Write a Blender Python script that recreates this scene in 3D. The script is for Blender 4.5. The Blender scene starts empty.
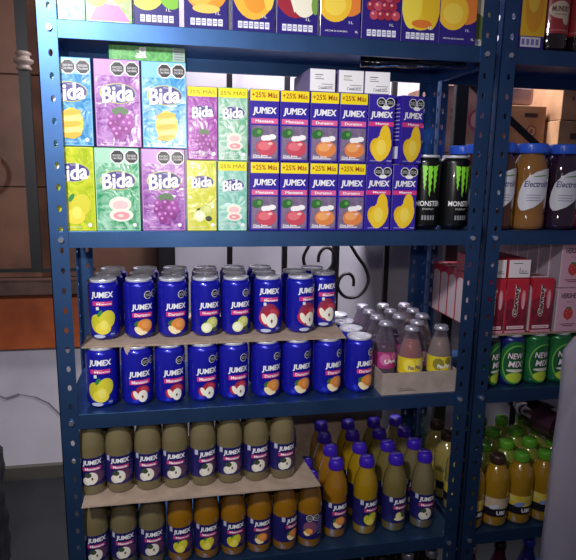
import bpy, bmesh, math, random
from mathutils import Vector, Matrix
PI = math.pi
random.seed(7)
S = bpy.context.scene
COL = S.collection

# ------------------------------------------------------------------ camera
cd = bpy.data.cameras.new('camera'); cam = bpy.data.objects.new('camera', cd); COL.objects.link(cam)
cd.sensor_fit = 'HORIZONTAL'; cd.sensor_width = 36.0; cd.lens = 570.94 / 576 * 36
cd.clip_start = 0.02
R_ = Vector((0.98209212, -0.18759897, 0.0173691)); U_ = Vector((0.01810367, 0.18573372, 0.98243333))
F_ = Vector((0.18752951, 0.96452559, -0.18580385))
m = Matrix((R_, U_, -F_)).transposed().to_4x4(); m.translation = Vector((0.24511748, -1.16582166, 0.12116473))
cam.matrix_world = m
S.camera = cam
# ------------------------------------------------------------------ light
S.view_settings.view_transform = 'Standard'; S.view_settings.look = 'None'
S.view_settings.gamma = 1; S.view_settings.use_curve_mapping = False
S.view_settings.exposure = 0.0
w = bpy.data.worlds.new('world'); S.world = w; w.use_nodes = True
w.node_tree.nodes['Background'].inputs[0].default_value = (0.66, 0.60, 0.74, 1)
w.node_tree.nodes['Background'].inputs[1].default_value = 0.13
def lamp(name, kind, loc, aim, energy, size, color=(1, 1, 1), cone=None, blend=1):
    d = bpy.data.lights.new(name, kind); d.energy = energy; d.color = color
    if kind == 'AREA': d.shape = 'DISK'; d.size = size
    else: d.shadow_soft_size = size
    if cone: d.spot_size = math.radians(cone); d.spot_blend = blend
    o = bpy.data.objects.new(name, d); COL.objects.link(o); o.location = loc
    o.rotation_euler = (Vector(aim) - Vector(loc)).to_track_quat('-Z', 'Y').to_euler()
    return o
lamp('ceiling_spotlight', 'SPOT', (-0.22, -1.15, 0.80), (0.06, 0.0, 0.14), 96, 0.07, (0.97, 0.97, 1.0), 84, 1)
lamp('camera_flash', 'SPOT', (0.23, -1.15, 0.22), (0.25, 0.0, 0.0), 15, 0.014, (1.0, 0.94, 0.88), 100, 1)
lamp('back_wall_fill', 'AREA', (0.95, 0.72, 1.3), (0.85, 1.15, 0.1), 62, 0.45, (0.95, 0.93, 1.0))  # unseen fill lamp, added to brighten the back wall and the boxes

# ------------------------------------------------------------------ materials
MATS = {}
def hexlin(h):
    h = h.lstrip('#'); r = []
    for i in (0, 2, 4):
        c = int(h[i:i+2], 16) / 255
        r.append(c / 12.92 if c <= .04045 else ((c + .055) / 1.055) ** 2.4)
    return (*r, 1)
def M(key, rough=.5, metal=0, coat=0, noise=None, nscale=30, bump=0, alpha=None, spec=.5, dist=0, nrange=(.35, .65)):
    """hex colour -> procedural material (cached by all its settings)"""
    k = (key, rough, metal, coat, noise, nscale, bump, alpha, spec, dist)
    if k in MATS: return MATS[k]
    mt = bpy.data.materials.new('mat_' + key.strip('#')); mt.use_nodes = True
    nt = mt.node_tree; b = nt.nodes['Principled BSDF']
    b.inputs['Base Color'].default_value = hexlin(key)
    b.inputs['Roughness'].default_value = rough; b.inputs['Metallic'].default_value = metal
    b.inputs['Coat Weight'].default_value = coat; b.inputs['Coat Roughness'].default_value = .04
    b.inputs['Specular IOR Level'].default_value = spec
    if noise or bump:
        tc = nt.nodes.new('ShaderNodeTexCoord'); nz = nt.nodes.new('ShaderNodeTexNoise')
        nz.inputs['Scale'].default_value = nscale; nz.inputs['Detail'].default_value = 4; nz.inputs['Distortion'].default_value = dist
        nt.links.new(tc.outputs['Object'], nz.inputs['Vector'])
        if noise:
            cr = nt.nodes.new('ShaderNodeValToRGB')
            cr.color_ramp.elements[0].position = nrange[0]; cr.color_ramp.elements[1].position = nrange[1]
            cr.color_ramp.elements[0].color = hexlin(key); cr.color_ramp.elements[1].color = hexlin(noise)
            nt.links.new(nz.outputs['Fac'], cr.inputs['Fac']); nt.links.new(cr.outputs[0], b.inputs['Base Color'])
        if bump:
            bp = nt.nodes.new('ShaderNodeBump'); bp.inputs['Strength'].default_value = bump; bp.inputs['Distance'].default_value = .004
            nt.links.new(nz.outputs['Fac'], bp.inputs['Height']); nt.links.new(bp.outputs[0], b.inputs['Normal']); nt.links.new(bp.outputs[0], b.inputs['Coat Normal'])
    if alpha is not None: b.inputs['Alpha'].default_value = alpha
    MATS[k] = mt; return mt
def clear(key, amount=.75, rough=.06):
    k = ('clear', key, amount)
    if k in MATS: return MATS[k]
    mt = bpy.data.materials.new('mat_clear_' + key.strip('#')); mt.use_nodes = True; nt = mt.node_tree
    b = nt.nodes['Principled BSDF']; b.inputs['Base Color'].default_value = hexlin(key); b.inputs['Roughness'].default_value = rough
    b.inputs['Coat Weight'].default_value = 1
    tr = nt.nodes.new('ShaderNodeBsdfTransparent'); tr.inputs[0].default_value = hexlin(key)
    lw = nt.nodes.new('ShaderNodeLayerWeight'); lw.inputs[0].default_value = .35
    ma = nt.nodes.new('ShaderNodeMath'); ma.operation = 'MULTIPLY_ADD'; ma.inputs[1].default_value = .38; ma.inputs[2].default_value = 1 - amount
    mx = nt.nodes.new('ShaderNodeMixShader')
    nt.links.new(lw.outputs['Facing'], ma.inputs[0]); nt.links.new(ma.outputs[0], mx.inputs[0])
    nt.links.new(tr.outputs[0], mx.inputs[1]); nt.links.new(b.outputs[0], mx.inputs[2])
    nt.links.new(mx.outputs[0], nt.nodes['Material Output'].inputs[0])
    MATS[k] = mt; return mt
def ink(h): return M(h, .35, coat=.3)
BLUE = M('#46699c', .39, .86, .0, noise='#3d5f90', nscale=9, bump=.03)
SILVER = M('#e4e4ee', .3, .3)
CHROME = M('#e8e8ee', .2, .9)
CARD = M('#b09a88', .85, noise='#9a8574', nscale=25, bump=.1)
IRON = M('#100d10', .5)
CANBLUE = M('#1d1fb0', .28, .35, .5)
JBLUE = M('#33239a', .3, 0, .4)
WHITE = ink('#f4f2f4'); PINK = ink('#d83a86'); BLACK = ink('#141418')

# ------------------------------------------------------------------ mesh builder
class MB:
    def __init__(s): s.v = []; s.f = []; s.m = []; s.sm = []; s.mats = []
    def mi(s, mt):
        if mt not in s.mats: s.mats.append(mt)
        return s.mats.index(mt)
    def add(s, vs, fs, mt, smooth=False):
        o = len(s.v); s.v += [tuple(p) for p in vs]; k = s.mi(mt)
        for f in fs: s.f.append([i + o for i in f]); s.m.append(k); s.sm.append(smooth)
        return s
    def box(s, a, b, mt, bev=0):
        if bev <= 0:
            x0, y0, z0 = a; x1, y1, z1 = b
            vs = [(x0,y0,z0),(x1,y0,z0),(x1,y1,z0),(x0,y1,z0),(x0,y0,z1),(x1,y0,z1),(x1,y1,z1),(x0,y1,z1)]
            return s.add(vs, [(0,3,2,1),(4,5,6,7),(0,1,5,4),(1,2,6,5),(2,3,7,6),(3,0,4,7)], mt)
        bm = bmesh.new(); bmesh.ops.create_cube(bm, size=1)
        for v in bm.verts: v.co = Vector([a[i] + (v.co[i] + .5) * (b[i] - a[i]) for i in range(3)])
        bmesh.ops.bevel(bm, geom=bm.edges[:], offset=bev, segments=2, profile=.5, affect='EDGES')
        bm.verts.ensure_lookup_table(); s.add([v.co[:] for v in bm.verts], [[v.index for v in f.verts] for f in bm.faces], mt)
        bm.free(); return s
    def lathe(s, prof, mt, n=28, c=(0, 0), smooth=True, cap=True):
        vs = []; fs = []
        for r, z in prof:
            for i in range(n):
                a = 2 * PI * i / n; vs.append((c[0] + r * math.cos(a), c[1] + r * math.sin(a), z))
        for j in range(len(prof) - 1):
            for i in range(n):
                k = (i + 1) % n; fs.append((j*n+i, j*n+k, (j+1)*n+k, (j+1)*n+i))
        if cap:
            fs.append(list(range(n))[::-1]); fs.append([(len(prof)-1)*n + i for i in range(n)])
        return s.add(vs, fs, mt, smooth)
    def tube(s, path, r, mt, n=8):
        vs = []; fs = []; P = [Vector(p) for p in path]
        for i, p in enumerate(P):
            t = (P[min(i+1, len(P)-1)] - P[max(i-1, 0)]).normalized()
            a = t.orthogonal().normalized() if i == 0 else (a - t * a.dot(t)).normalized()
            b = t.cross(a)
            for k in range(n):
                q = 2*PI*k/n; vs.append(p + (a*math.cos(q) + b*math.sin(q)) * r)
        for i in range(len(P)-1):
            for k in range(n): l = (k+1) % n; fs.append((i*n+k, i*n+l, (i+1)*n+l, (i+1)*n+k))
        fs.append(list(range(n))[::-1]); fs.append([(len(P)-1)*n+k for k in range(n)])
        return s.add(vs, fs, mt, True)
    def build(s, name, parent=None, loc=(0, 0, 0), rot=(0, 0, 0)):
        me = bpy.data.meshes.new(name); me.from_pydata(s.v, [], s.f)
        for mt in s.mats: me.materials.append(mt)
        for i, p in enumerate(me.polygons): p.material_index = s.m[i]; p.use_smooth = s.sm[i]
        me.validate(); me.update()
        o = bpy.data.objects.new(name, me); COL.objects.link(o)
        o.location = loc; o.rotation_euler = rot; o.parent = parent
        return o

# ---------------------------------------------- flat printed artwork, put on faces or wrapped on cylinders
_T = {}
def glyphs(txt, bold=.02, shear=0):
    k = (txt, bold, shear)
    if k in _T: return _T[k]
    c = bpy.data.curves.new('t', 'FONT'); c.body = txt; c.size = 1; c.resolution_u = 2; c.offset = bold; c.shear = shear
    o = bpy.data.objects.new('t', c); COL.objects.link(o)
    dg = bpy.context.evaluated_depsgraph_get(); me = o.evaluated_get(dg).to_mesh()
    vs = [(v.co.x, v.co.y) for v in me.vertices]; me.calc_loop_triangles()
    ts = [tuple(t.vertices) for t in me.loop_triangles]
    o.evaluated_get(dg).to_mesh_clear(); bpy.data.objects.remove(o); bpy.data.curves.remove(c)
    xs = [v[0] for v in vs]; ys = [v[1] for v in vs]
    x0, x1, y0, y1 = min(xs), max(xs), min(ys), max(ys)
    out = [[((vs[i][0]-x0)/(x1-x0) - .5, (vs[i][1]-y0)/(y1-y0) - .5) for i in t] for t in ts]
    _T[k] = out; return out
class Art:
    def __init__(s): s.p = []; s.z = 0
    def poly(s, pts, mt): s.z += 1; s.p.append((pts, mt, s.z)); return s
    def rect(s, x0, y0, x1, y1, mt): return s.poly([(x0,y0),(x1,y0),(x1,y1),(x0,y1)], mt)
    def ell(s, cx, cy, a, b, mt, n=18, t=0):
        c_, s_ = math.cos(t), math.sin(t)
        return s.poly([(cx + a*math.cos(2*PI*i/n)*c_ - b*math.sin(2*PI*i/n)*s_, cy + a*math.cos(2*PI*i/n)*s_ + b*math.sin(2*PI*i/n)*c_) for i in range(n)], mt)
    def text(s, txt, cx, cy, w_, h_, mt, bold=.03, shear=0, rot=0):
        s.z += 1; c_, s_ = math.cos(rot), math.sin(rot)
        for t in glyphs(txt, bold, shear):
            q = [(a*w_, b*h_) for a, b in t]
            q = [(cx + x*c_ - y*s_, cy + x*s_ + y*c_) for x, y in q]
            if (q[1][0]-q[0][0])*(q[2][1]-q[0][1]) - (q[1][1]-q[0][1])*(q[2][0]-q[0][0]) < 0: q = q[::-1]
            s.p.append((q, mt, s.z))
        return s
    def octagon(s, cx, cy, r):
        s.ell(cx, cy, r*1.15, r*1.15, WHITE, 8, PI/8); s.ell(cx, cy, r, r, BLACK, 8, PI/8)
        s.text('EXCESO', cx, cy + r*.18, r*1.35, r*.3, WHITE, .0); s.text('CALORIAS', cx, cy - r*.25, r*1.45, r*.3, WHITE, .0)
        return s
    def clip(s, x0, x1, y0, y1):
        def cut(P, ax, val, sg):
            out = []
            for i in range(len(P)):
                a, b = P[i], P[(i+1) % len(P)]; da, db = sg*(a[ax]-val), sg*(b[ax]-val)
                if da >= 0: out.append(a)
                if (da > 0 and db < 0) or (da < 0 and db > 0):
                    t = da/(da-db); out.append((a[0]+t*(b[0]-a[0]), a[1]+t*(b[1]-a[1])))
            return out
        new = []
        for P, mt, z in s.p:
            for ax, val, sg in ((0, x0, 1), (0, x1, -1), (1, y0, 1), (1, y1, -1)):
                if len(P) > 2: P = cut(P, ax, val, sg)
            if len(P) > 2: new.append((P, mt, z))
        s.p = new; s.cut = cut; return s
    def on_face(s, mb, fn, eps=.00012):
        for P, mt, z in s.p: mb.add([fn(u, v, eps*z) for u, v in P], [list(range(len(P)))], mt)
    def on_cyl(s, mb, Rf, eps=.0001, step=.0035):
        def cut(P, val, sg):
            out = []
            for i in range(len(P)):
                a, b = P[i], P[(i+1) % len(P)]; da, db = sg*(a[0]-val), sg*(b[0]-val)
                if da >= 0: out.append(a)
                if (da > 0 and db < 0) or (da < 0 and db > 0):
                    t = da/(da-db); out.append((val, a[1]+t*(b[1]-a[1])))
            return out
        for P, mt, z in s.p:
            lo = math.floor(min(p[0] for p in P)/step); hi = math.ceil(max(p[0] for p in P)/step)
            for k in range(lo, hi):
                Q = P
                if hi - lo > 1:
                    Q = cut(P, k*step, 1)
                    if len(Q) > 2: Q = cut(Q, (k+1)*step, -1)
                if len(Q) < 3: continue
                vs = []
                for u, v in Q:
                    R = Rf + .0002 + eps*z; a = u/Rf; vs.append((R*math.sin(a), -R*math.cos(a), v))
                mb.add(vs, [list(range(len(Q)))], mt, False)
def front(y): return lambda u, v, e: (u, y - e - .0002, v)
def leftface(x): return lambda u, v, e: (x - e - .0002, -u, v)
def topface(z): return lambda u, v, e: (u, v, z + e + .0002)

def fruit(a, kind, cx, cy, s):
    """printed fruit pictures, s = half width in metres"""
    if kind == 'mango':
        a.ell(cx - .35*s, cy - .1*s, .62*s, .8*s, ink('#c9c430'), t=.35); a.ell(cx + .35*s, cy + .25*s, .6*s, .75*s, ink('#d8cf3a'), t=-.3)
        a.ell(cx, cy - .45*s, .6*s, .5*s, ink('#e8d84a')); a.ell(cx + .1*s, cy - .2*s, .3*s, .4*s, ink('#f0e46a')); a.ell(cx - .2*s, cy + .75*s, .3*s, .13*s, ink('#2f8a44'), t=1)
    elif kind == 'peach':
        a.ell(cx - .5*s, cy + .35*s, .4*s, .25*s, ink('#3d6b2e'), t=.6); a.ell(cx + .2*s, cy + .1*s, .75*s, .7*s, ink('#e08a3c')); a.ell(cx + .35*s, cy + .2*s, .45*s, .42*s, ink('#ee9f55'))
        a.ell(cx - .4*s, cy - .42*s, .3*s, .55*s, ink('#f4dfa8'), t=.75); a.ell(cx - .1*s, cy - .62*s, .5*s, .2*s, ink('#f6e7bc'))
    elif kind == 'guava':
        a.ell(cx - .3*s, cy + .2*s, .45*s, .3*s, ink('#2d4a2c'), t=.5); a.ell(cx + .25*s, cy + .2*s, .6*s, .6*s, ink('#c9d06a')); a.ell(cx + .35*s, cy + .32*s, .35*s, .32*s, ink('#dde28f'))
        a.ell(cx - .35*s, cy - .3*s, .55*s, .55*s, ink('#e9efb4')); a.ell(cx - .35*s, cy - .3*s, .36*s, .36*s, ink('#f6f7dc')); a.ell(cx + .5*s, cy - .55*s, .3*s, .25*s, ink('#3a4a38'))
    elif kind == 'apple':
        a.ell(cx + .25*s, cy + .3*s, .7*s, .55*s, ink('#a52a3c')); a.ell(cx + .4*s, cy + .45*s, .4*s, .25*s, ink('#c8435a'), t=-.4)
        a.ell(cx - .5*s, cy - .1*s, .38*s, .5*s, ink('#c02a45'), t=.4); a.ell(cx - .42*s, cy - .1*s, .22*s, .48*s, ink('#f2ecd8'), t=.4)
        a.ell(cx + .22*s, cy - .25*s, .48*s, .62*s, ink('#f5f1e2')); a.ell(cx + .18*s, cy - .3*s, .09*s, .16*s, ink('#6b4a35'))
    elif kind == 'banana':
        a.ell(cx - .15*s, cy + .05*s, .45*s, .6*s, ink('#e8df9a')); a.ell(cx, cy - .4*s, .8*s, .28*s, ink('#f0e6b0')); a.ell(cx + .5*s, cy + .3*s, .25*s, .4*s, ink('#3f7a3d'), t=-.5)
    elif kind == 'pineapple':
        a.ell(cx, cy, .7*s, .95*s, ink('#f1d24e'))
        for i, dy in enumerate((.65, .3, -.05, -.4, -.72)): a.ell(cx + (.06 if i % 2 else -.05)*s, cy + dy*s, .62*s, .17*s, ink('#f9e58a' if i % 2 else '#e3b53a'), t=.12)
    elif kind == 'grape':
        a.ell(cx, cy + .8*s, .5*s, .3*s, ink('#5b7a52'))
        for i, (dx, dy) in enumerate([(-.5,.4),(0,.45),(.5,.4),(-.3,.05),(.25,.08),(-.55,0),(.6,.05),(0,-.3),(-.35,-.35),(.4,-.32),(.05,-.7),(-.2,-.62)]):
            a.ell(cx + dx*s, cy + dy*s, .27*s, .27*s, ink('#8a2f86' if i % 2 else '#a044a0')); a.ell(cx + (dx-.07)*s, cy + (dy+.08)*s, .09*s, .09*s, ink('#cf8fd0'))
    elif kind == 'guavapink':
        a.ell(cx, cy + .35*s, .7*s, .5*s, ink('#e8f0d8')); a.ell(cx, cy + .3*s, .5*s, .3*s, ink('#f3c4c4')); a.ell(cx + .05*s, cy - .35*s, .75*s, .42*s, ink('#f0e9dc')); a.ell(cx + .05*s, cy - .38*s, .52*s, .26*s, ink('#e59aa0')); a.ell(cx, cy - .38*s, .2*s, .1*s, ink('#f7d9cf'))
    elif kind == 'redgrape':
        for i in range(16):
            dx, dy = ((i % 4) - 1.5)*.45 + (.2 if (i//4) % 2 else 0), 1.1 - (i//4)*.5
            a.ell(cx + dx*s, cy + dy*s, .27*s, .27*s, ink('#a02a3e' if i % 3 else '#c04a5c')); a.ell(cx + (dx-.08)*s, cy + (dy+.08)*s, .08*s, .08*s, ink('#e8a0a8'))
def jumex(a, cx, cy, w_):
    a.text('JUMEX', cx, cy, w_, w_*.34, WHITE, .022, .1); a.text('JUMEX', cx + w_*.012, cy, w_, w_*.34, WHITE, .022, .1)
NAME = {'mango': 'Mango', 'peach': 'Durazno', 'guava': 'Guayaba', 'apple': 'Manzana', 'banana': 'Banana'}

# ------------------------------------------------------------------ scene bookkeeping
def tag(o, label=None, cat=None, group=None, kind=None):
    if label:
        n = len(label.split()); assert 4 <= n <= 16, (n, label)
        o['label'] = label
    if cat: o['category'] = cat
    if group: o['group'] = group
    if kind: o['kind'] = kind
    return o
def empty(name, loc=(0, 0, 0), rz=0):
    o = bpy.data.objects.new(name, None); COL.objects.link(o); o.location = loc; o.rotation_euler = (0, 0, rz); o.empty_display_size = .05; return o
PROTO = {}
def copy_tree(o, parent=None):
    c = o.copy(); COL.objects.link(c); c.parent = parent
    for ch in list(KIDS.get(o, [])): copy_tree(ch, c)
    return c
KIDS = {}
def kid(o): KIDS.setdefault(o.parent, []).append(o); return o
def place(key, maker, loc, rz, label, cat, group):
    """first use builds the kind, later ones copy it with its parts"""
    if key not in PROTO: o = maker(); PROTO[key] = o
    else: o = copy_tree(PROTO[key])
    o.location = loc; o.rotation_euler = (0, 0, rz)
    return tag(o, label, cat, group)
ORD = ['first', 'second', 'third', 'fourth', 'fifth', 'sixth', 'seventh', 'eighth', 'ninth', 'tenth', 'eleventh']
ZA, ZB, ZC, ZD, ZE, ZF = .3875, 0.0, -.3797, -.7549, -1.10, -1.15
RW, RD = .91, .31

# ------------------------------------------------------------------ setting
mb = MB(); mb.box((-1.6, -2.6, ZF - .05), (3.4, 1.4, ZF), M('#1d1d22', .7, noise='#121215', nscale=5)); tag(mb.build('floor'), kind='structure')
YW = 1.17
PL = M('#c9c3cc', .8, noise='#b5afba', nscale=3, bump=.1)
mb = MB(); mb.box((-1.6, YW + .02, ZF), (3.4, YW + .14, 1.7), PL); tag(mb.build('wall_back'), kind='structure')
mb = MB(); mb.box((-1.6, YW - .005, ZF), (3.4, YW + .02, ZF + .055), M('#4b463f', .8)); tag(mb.build('baseboard_back'), kind='structure')
BR = M('#67422f', .5, noise='#4c2f22', nscale=7, bump=.05); GR = M('#4a332a', .8)
def tiles(x0, x1, z0, z1, tw, th, mt, gm, y, off=0):
    b = MB(); b.box((x0, y, z0), (x1, YW + .02, z1), gm)
    z = z0 + off
    while z < z1:
        x = x0; za, zb = max(z, z0) + .0025, min(z + th, z1) - .0025
        while x < x1 and zb > za:
            b.box((x + .0025, y - .006, za), (min(x + tw, x1) - .0025, y, zb), mt, .0015); x += tw
        z += th
    return b
tag(tiles(-1.6, .165, -.30, 1.7, .7, .405, BR, GR, YW, -.057).build('trim_1'), kind='structure')      # brown tile cladding
mb = MB(); mb.box((-1.6, YW - .05, -.362), (.165, YW + .02, -.30), M('#4e342a', .6, noise='#382420', nscale=12), .004)
tag(mb.build('trim_2'), kind='structure')
tag(tiles(-1.6, .165, -.59, -.362, .5, .23, M('#a8552c', .4, noise='#8f4524', nscale=9), M('#6b4634', .8), YW).build('trim_3'), kind='structure')
mb = MB(); mb.box((.165, YW - .05, -.62), (.232, YW + .02, 1.7), M('#171216', .5), .003); tag(mb.build('trim_4'), kind='structure')
# long crack in the plaster
mb = MB(); pts = [(-.56, -.79), (-.50, -.775), (-.45, -.80), (-.40, -.785), (-.34, -.80), (-.29, -.83), (-.25, -.88), (-.21, -.85), (-.17, -.80), (-.12, -.79), (-.05, -.83)]
for i in range(len(pts) - 1):
    (xa, za), (xb, zb) = pts[i], pts[i+1]; t = .0022 + .0018 * (i % 3)
    mb.add([(xa, YW + .018, za - t), (xb, YW + .018, zb - t), (xb, YW + .018, zb + t), (xa, YW + .018, za + t)], [(0, 1, 2, 3)], M('#77707a', .9))
    mb.box((xa, YW + .0175, za - t*.4), (xa + .004, YW + .02, za + t*.4), M('#77707a', .9))
wc = mb.build('trim_5'); tag(wc, kind='structure')

# iron window grille behind the racks
g = empty('window_grille', (.9, 1.0, -.6))
tag(g, 'black wrought iron window grille with scrolls behind the left rack', 'grille')
def gpart(b, name='bar'):
    o = b.build(name, g); o.location = (-.9, -1.0, .6); return kid(o)
for x in (.437, .650, 1.067, 1.70): b = MB(); b.box((x - .010, .99, -1.0), (x + .010, 1.006, 1.5), IRON); gpart(b)
b = MB(); b.box((.855 - .013, .985, -1.0), (.855 + .013, 1.008, 1.5), IRON); gpart(b)
for z in (-1.0, 1.5): b = MB(); b.box((.23, .985, z - .01), (1.9, 1.0, z + .01), IRON); gpart(b, 'rail')
def spiral(cx, cz, r0, r1, a0, turns, y=.985, n=26):
    return [(cx + (r0 + (r1-r0)*i/n)*math.cos(a0 + turns*2*PI*i/n), y, cz + (r0 + (r1-r0)*i/n)*math.sin(a0 + turns*2*PI*i/n)) for i in range(n+1)]
def smooth(P, y=.98, n=5):
    """Catmull-Rom curve through (x, z) points"""
    out = []
    for i in range(len(P) - 1):
        p0, p1, p2, p3 = P[max(i-1, 0)], P[i], P[i+1], P[min(i+2, len(P)-1)]
        for k in range(n):
            t = k/n; q = [.5*(2*p1[c] + (p2[c]-p0[c])*t + (2*p0[c]-5*p1[c]+4*p2[c]-p3[c])*t*t + (3*p1[c]-p0[c]-3*p2[c]+p3[c])*t**3) for c in (0, 1)]
            out.append((q[0], y, q[1]))
    return out + [(P[-1][0], y, P[-1][1])]
for P in ([(.81, -.02), (.775, -.09), (.744, -.156), (.725, -.194), (.724, -.223), (.739, -.262), (.771, -.285), (.805, -.27), (.835, -.242), (.846, -.208), (.839, -.18), (.815, -.166), (.793, -.178), (.783, -.2), (.782, -.223)],
          [(.86, -.08), (.908, -.153), (.94, -.201), (.976, -.25), (.99, -.298), (.975, -.34), (.943, -.366), (.897, -.365), (.867, -.332), (.868, -.297), (.888, -.274), (.913, -.273), (.928, -.293), (.929, -.322)]):
    b = MB(); b.tube(smooth(P), .0065, IRON); gpart(b, 'scroll')
# grille bar in front of the brown tiles
g2 = empty('wall_grille', (-.257, 1.0, -.25)); tag(g2, 'thin dark iron bar with pale collar in front of the brown tiles', 'grille')
b = MB(); b.box((-.018, -.008, 0), (.018, .008, 1.6), IRON); kid(b.build('bar', g2))
b = MB(); b.lathe([(.018, .693), (.026, .699), (.020, .707), (.020, .713), (.032, .720), (.032, .727), (.020, .734), (.020, .741), (.026, .748), (.018, .755)], M('#84726a', .5), 14); kid(b.build('collar', g2))
b = MB(); b.tube([(x + .257, .005, z + .25) for x, _, z in spiral(-.43, .145, .075, .05, -PI/2, .9)], .008, M('#6b3f2e', .5)); kid(b.build('scroll', g2))
b = MB(); b.box((-.3, .0, .0), (.2, .012, .012), IRON); kid(b.build('rail', g2))

# ------------------------------------------------------------------ steel racks
def flange(mb, org, ux, L, wd, t, nrm, hx=.5):
    """perforated strip: origin, width axis ux, up is z, oval holes every 40 mm"""
    org = Vector(org); ux = Vector(ux); nz = Vector(nrm) * t; pitch = .0405; n = int(L / pitch); 
    for k in range(n):
        z0 = k*pitch; cx, cz = wd*hx, z0 + pitch/2; rx, rz = .0042, .0068
        inner = [(cx + rx*math.cos(PI/4*i), cz + rz*math.sin(PI/4*i)) for i in range(8)]
        outer = [(wd, cz), (wd, z0+pitch), (cx, z0+pitch), (0, z0+pitch), (0, cz), (0, z0), (cx, z0), (wd, z0)]
        vs = [org + ux*a + Vector((0, 0, b)) for a, b in inner + outer]; vs += [v + nz for v in vs]
        fs = []
        for i in range(8):
            j = (i+1) % 8
            fs += [(i, 8+i, 8+j, j), (16+i, 16+j, 24+j, 24+i), (i, j, 16+j, 16+i)]
        mb.add(vs, fs, BLUE)
    for z in (0,):
        mb.add([org, org + nz, org + nz + Vector((0,0,n*pitch)), org + Vector((0,0,n*pitch))], [(0,1,2,3)], BLUE)
        o2 = org + ux*wd; mb.add([o2, o2 + nz, o2 + nz + Vector((0,0,n*pitch)), o2 + Vector((0,0,n*pitch))], [(0,1,2,3)], BLUE)
PW = .0355
def make_rack():
    r = empty('steel_rack')
    H = 1.95
    for i, (x, y, sx, sy) in enumerate([(0, 0, 1, 1), (RW, 0, -1, 1), (0, RD, 1, -1), (RW, RD, -1, -1)]):
        b = MB(); z0 = ZF
        flange(b, (x, y, z0), (sx, 0, 0), H, PW, .0016, (0, sy, 0), .62); flange(b, (x, y, z0), (0, sy, 0), H, PW, .0016, (sx, 0, 0), .55)
        p = kid(b.build('post', r)); 
        for z in (ZA, ZB, ZC, ZD, ZE):
            b = MB(); zz = z - .016; yy = y - .001*sy; cx = x + sx*PW*.62
            vs = [(cx + .0055*math.cos(2*PI*k/6)*1, yy - .004*sy*e, zz + .0055*math.sin(2*PI*k/6)) for e in (0, 1) for k in range(6)]
            b.add(vs, [(0,1,2,3,4,5), (11,10,9,8,7,6)] + [(k, (k+1) % 6, 6 + (k+1) % 6, 6+k) for k in range(6)], CHROME)
            kid(b.build('bolt', p))
    for z in (ZA, ZB, ZC, ZD, ZE):
        b = MB(); x0, x1, y0, y1, t, lh = .0018, RW - .0018, .0018, RD - .0018, .0012, .032
        b.box((x0, y0, z - t), (x1, y1, z), BLUE, .0005)
        b.box((x0, y0, z - lh), (x1, y0 + t, z - t), BLUE); b.box((x0, y1 - t, z - lh), (x1, y1, z - t), BLUE)
        b.box((x0, y0 + t, z - lh), (x0 + t, y1 - t, z - t), BLUE); b.box((x1 - t, y0 + t, z - lh), (x1, y1 - t, z - t), BLUE)
        b.box((x0 + t, y0 + t, z - lh), (x1 - t, y0 + .012, z - lh + t), BLUE); b.box((x0 + t, y1 - .012, z - lh), (x1 - t, y1 - t, z - lh + t), BLUE)
        kid(b.build('shelf', r))
    return r
rk = make_rack(); tag(rk, 'blue slotted angle steel rack full of juice, the left of two', 'rack', 'blue steel racks')
rk2 = copy_tree(rk); rk2.location = (.921, 0, 0); tag(rk2, 'dark blue steel rack at the right edge holding bottles and pink cartons', 'rack', 'blue steel racks')
X2 = .921

# ------------------------------------------------------------------ cans
CR, CH = .0328, .1315
def can_art(style, kind):
    a = Art()
    if style == 'new':
        a.octagon(.0165, .098, .0078); a.octagon(.0345, .099, .0078)
        jumex(a, .004, .0705, .046)
        a.rect(-.018, .0495, .026, .0595, PINK); a.text(NAME[kind], .004, .0545, .034, .0068, WHITE)
        fruit(a, kind, .004, .0285, .0215)
    else:
        jumex(a, 0, .099, .048)
        a.rect(-.021, .077, .021, .0865, PINK); a.text('Néctar de', -.003, .0845, .014, .002, WHITE, .0); a.text(NAME[kind], .004, .0803, .032, .0056, WHITE)
        if kind == 'apple': a.ell(0, .045, .0225, .028, ink('#8f2d55'))
        fruit(a, kind, 0, .040, .0275)
        a.rect(-.013, .068, -.007, .075, ink('#dfe6e2')); a.ell(-.008, .010, .012, .004, ink('#b9bfd8')); a.ell(.019, .014, .006, .006, ink('#2b3f9c'), 8); a.text('473ml', .019, .014, .008, .0028, WHITE, .0)
    return a
def make_can(body, art, R=CR, H=CH, extra=None):
    r = empty('juice_can'); b = MB()
    b.lathe([(R*.72, 0), (R*.8, .0006), (R*.86, .0035), (R*.985, .0085), (R, .011), (R, H - .016), (R*.985, H - .0125), (R*.86, H - .005)], body, 32)
    if extra: extra(b)
    art.on_cyl(b, R); kid(b.build('body', r))
    b = MB(); b.lathe([(R*.865, H - .0052), (R*.83, H - .0035), (R*.87, H - .0022), (R*.87, H - .0006), (R*.85, H), (R*.82, H - .0006), (R*.81, H - .004), (R*.5, H - .0038)], SILVER, 32)
    l = kid(b.build('lid', r))
    b = MB(); b.box((-.006, -.012, H - .0036), (.006, .008, H - .0022), SILVER, .0005); b.lathe([(.003, H - .0022), (.003, H - .0014), (.001, H - .0012)], SILVER, 10); kid(b.build('pull_tab', l))
    return r
FW = {'mango': 'mango', 'peach': 'peach', 'guava': 'guava', 'apple': 'apple'}
def juice_can(style, kind, x, y, z, rz, label, group):
    place(('can', style, kind), lambda: make_can(CANBLUE, can_art(style, kind)), (x, y, z), rz, label, 'can', group)
lowX = [.079, .152, .222, .294, .362, .436, .506, .579, .655]
lowK = ['mango'] + ['apple']*4 + ['peach']*4
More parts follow.
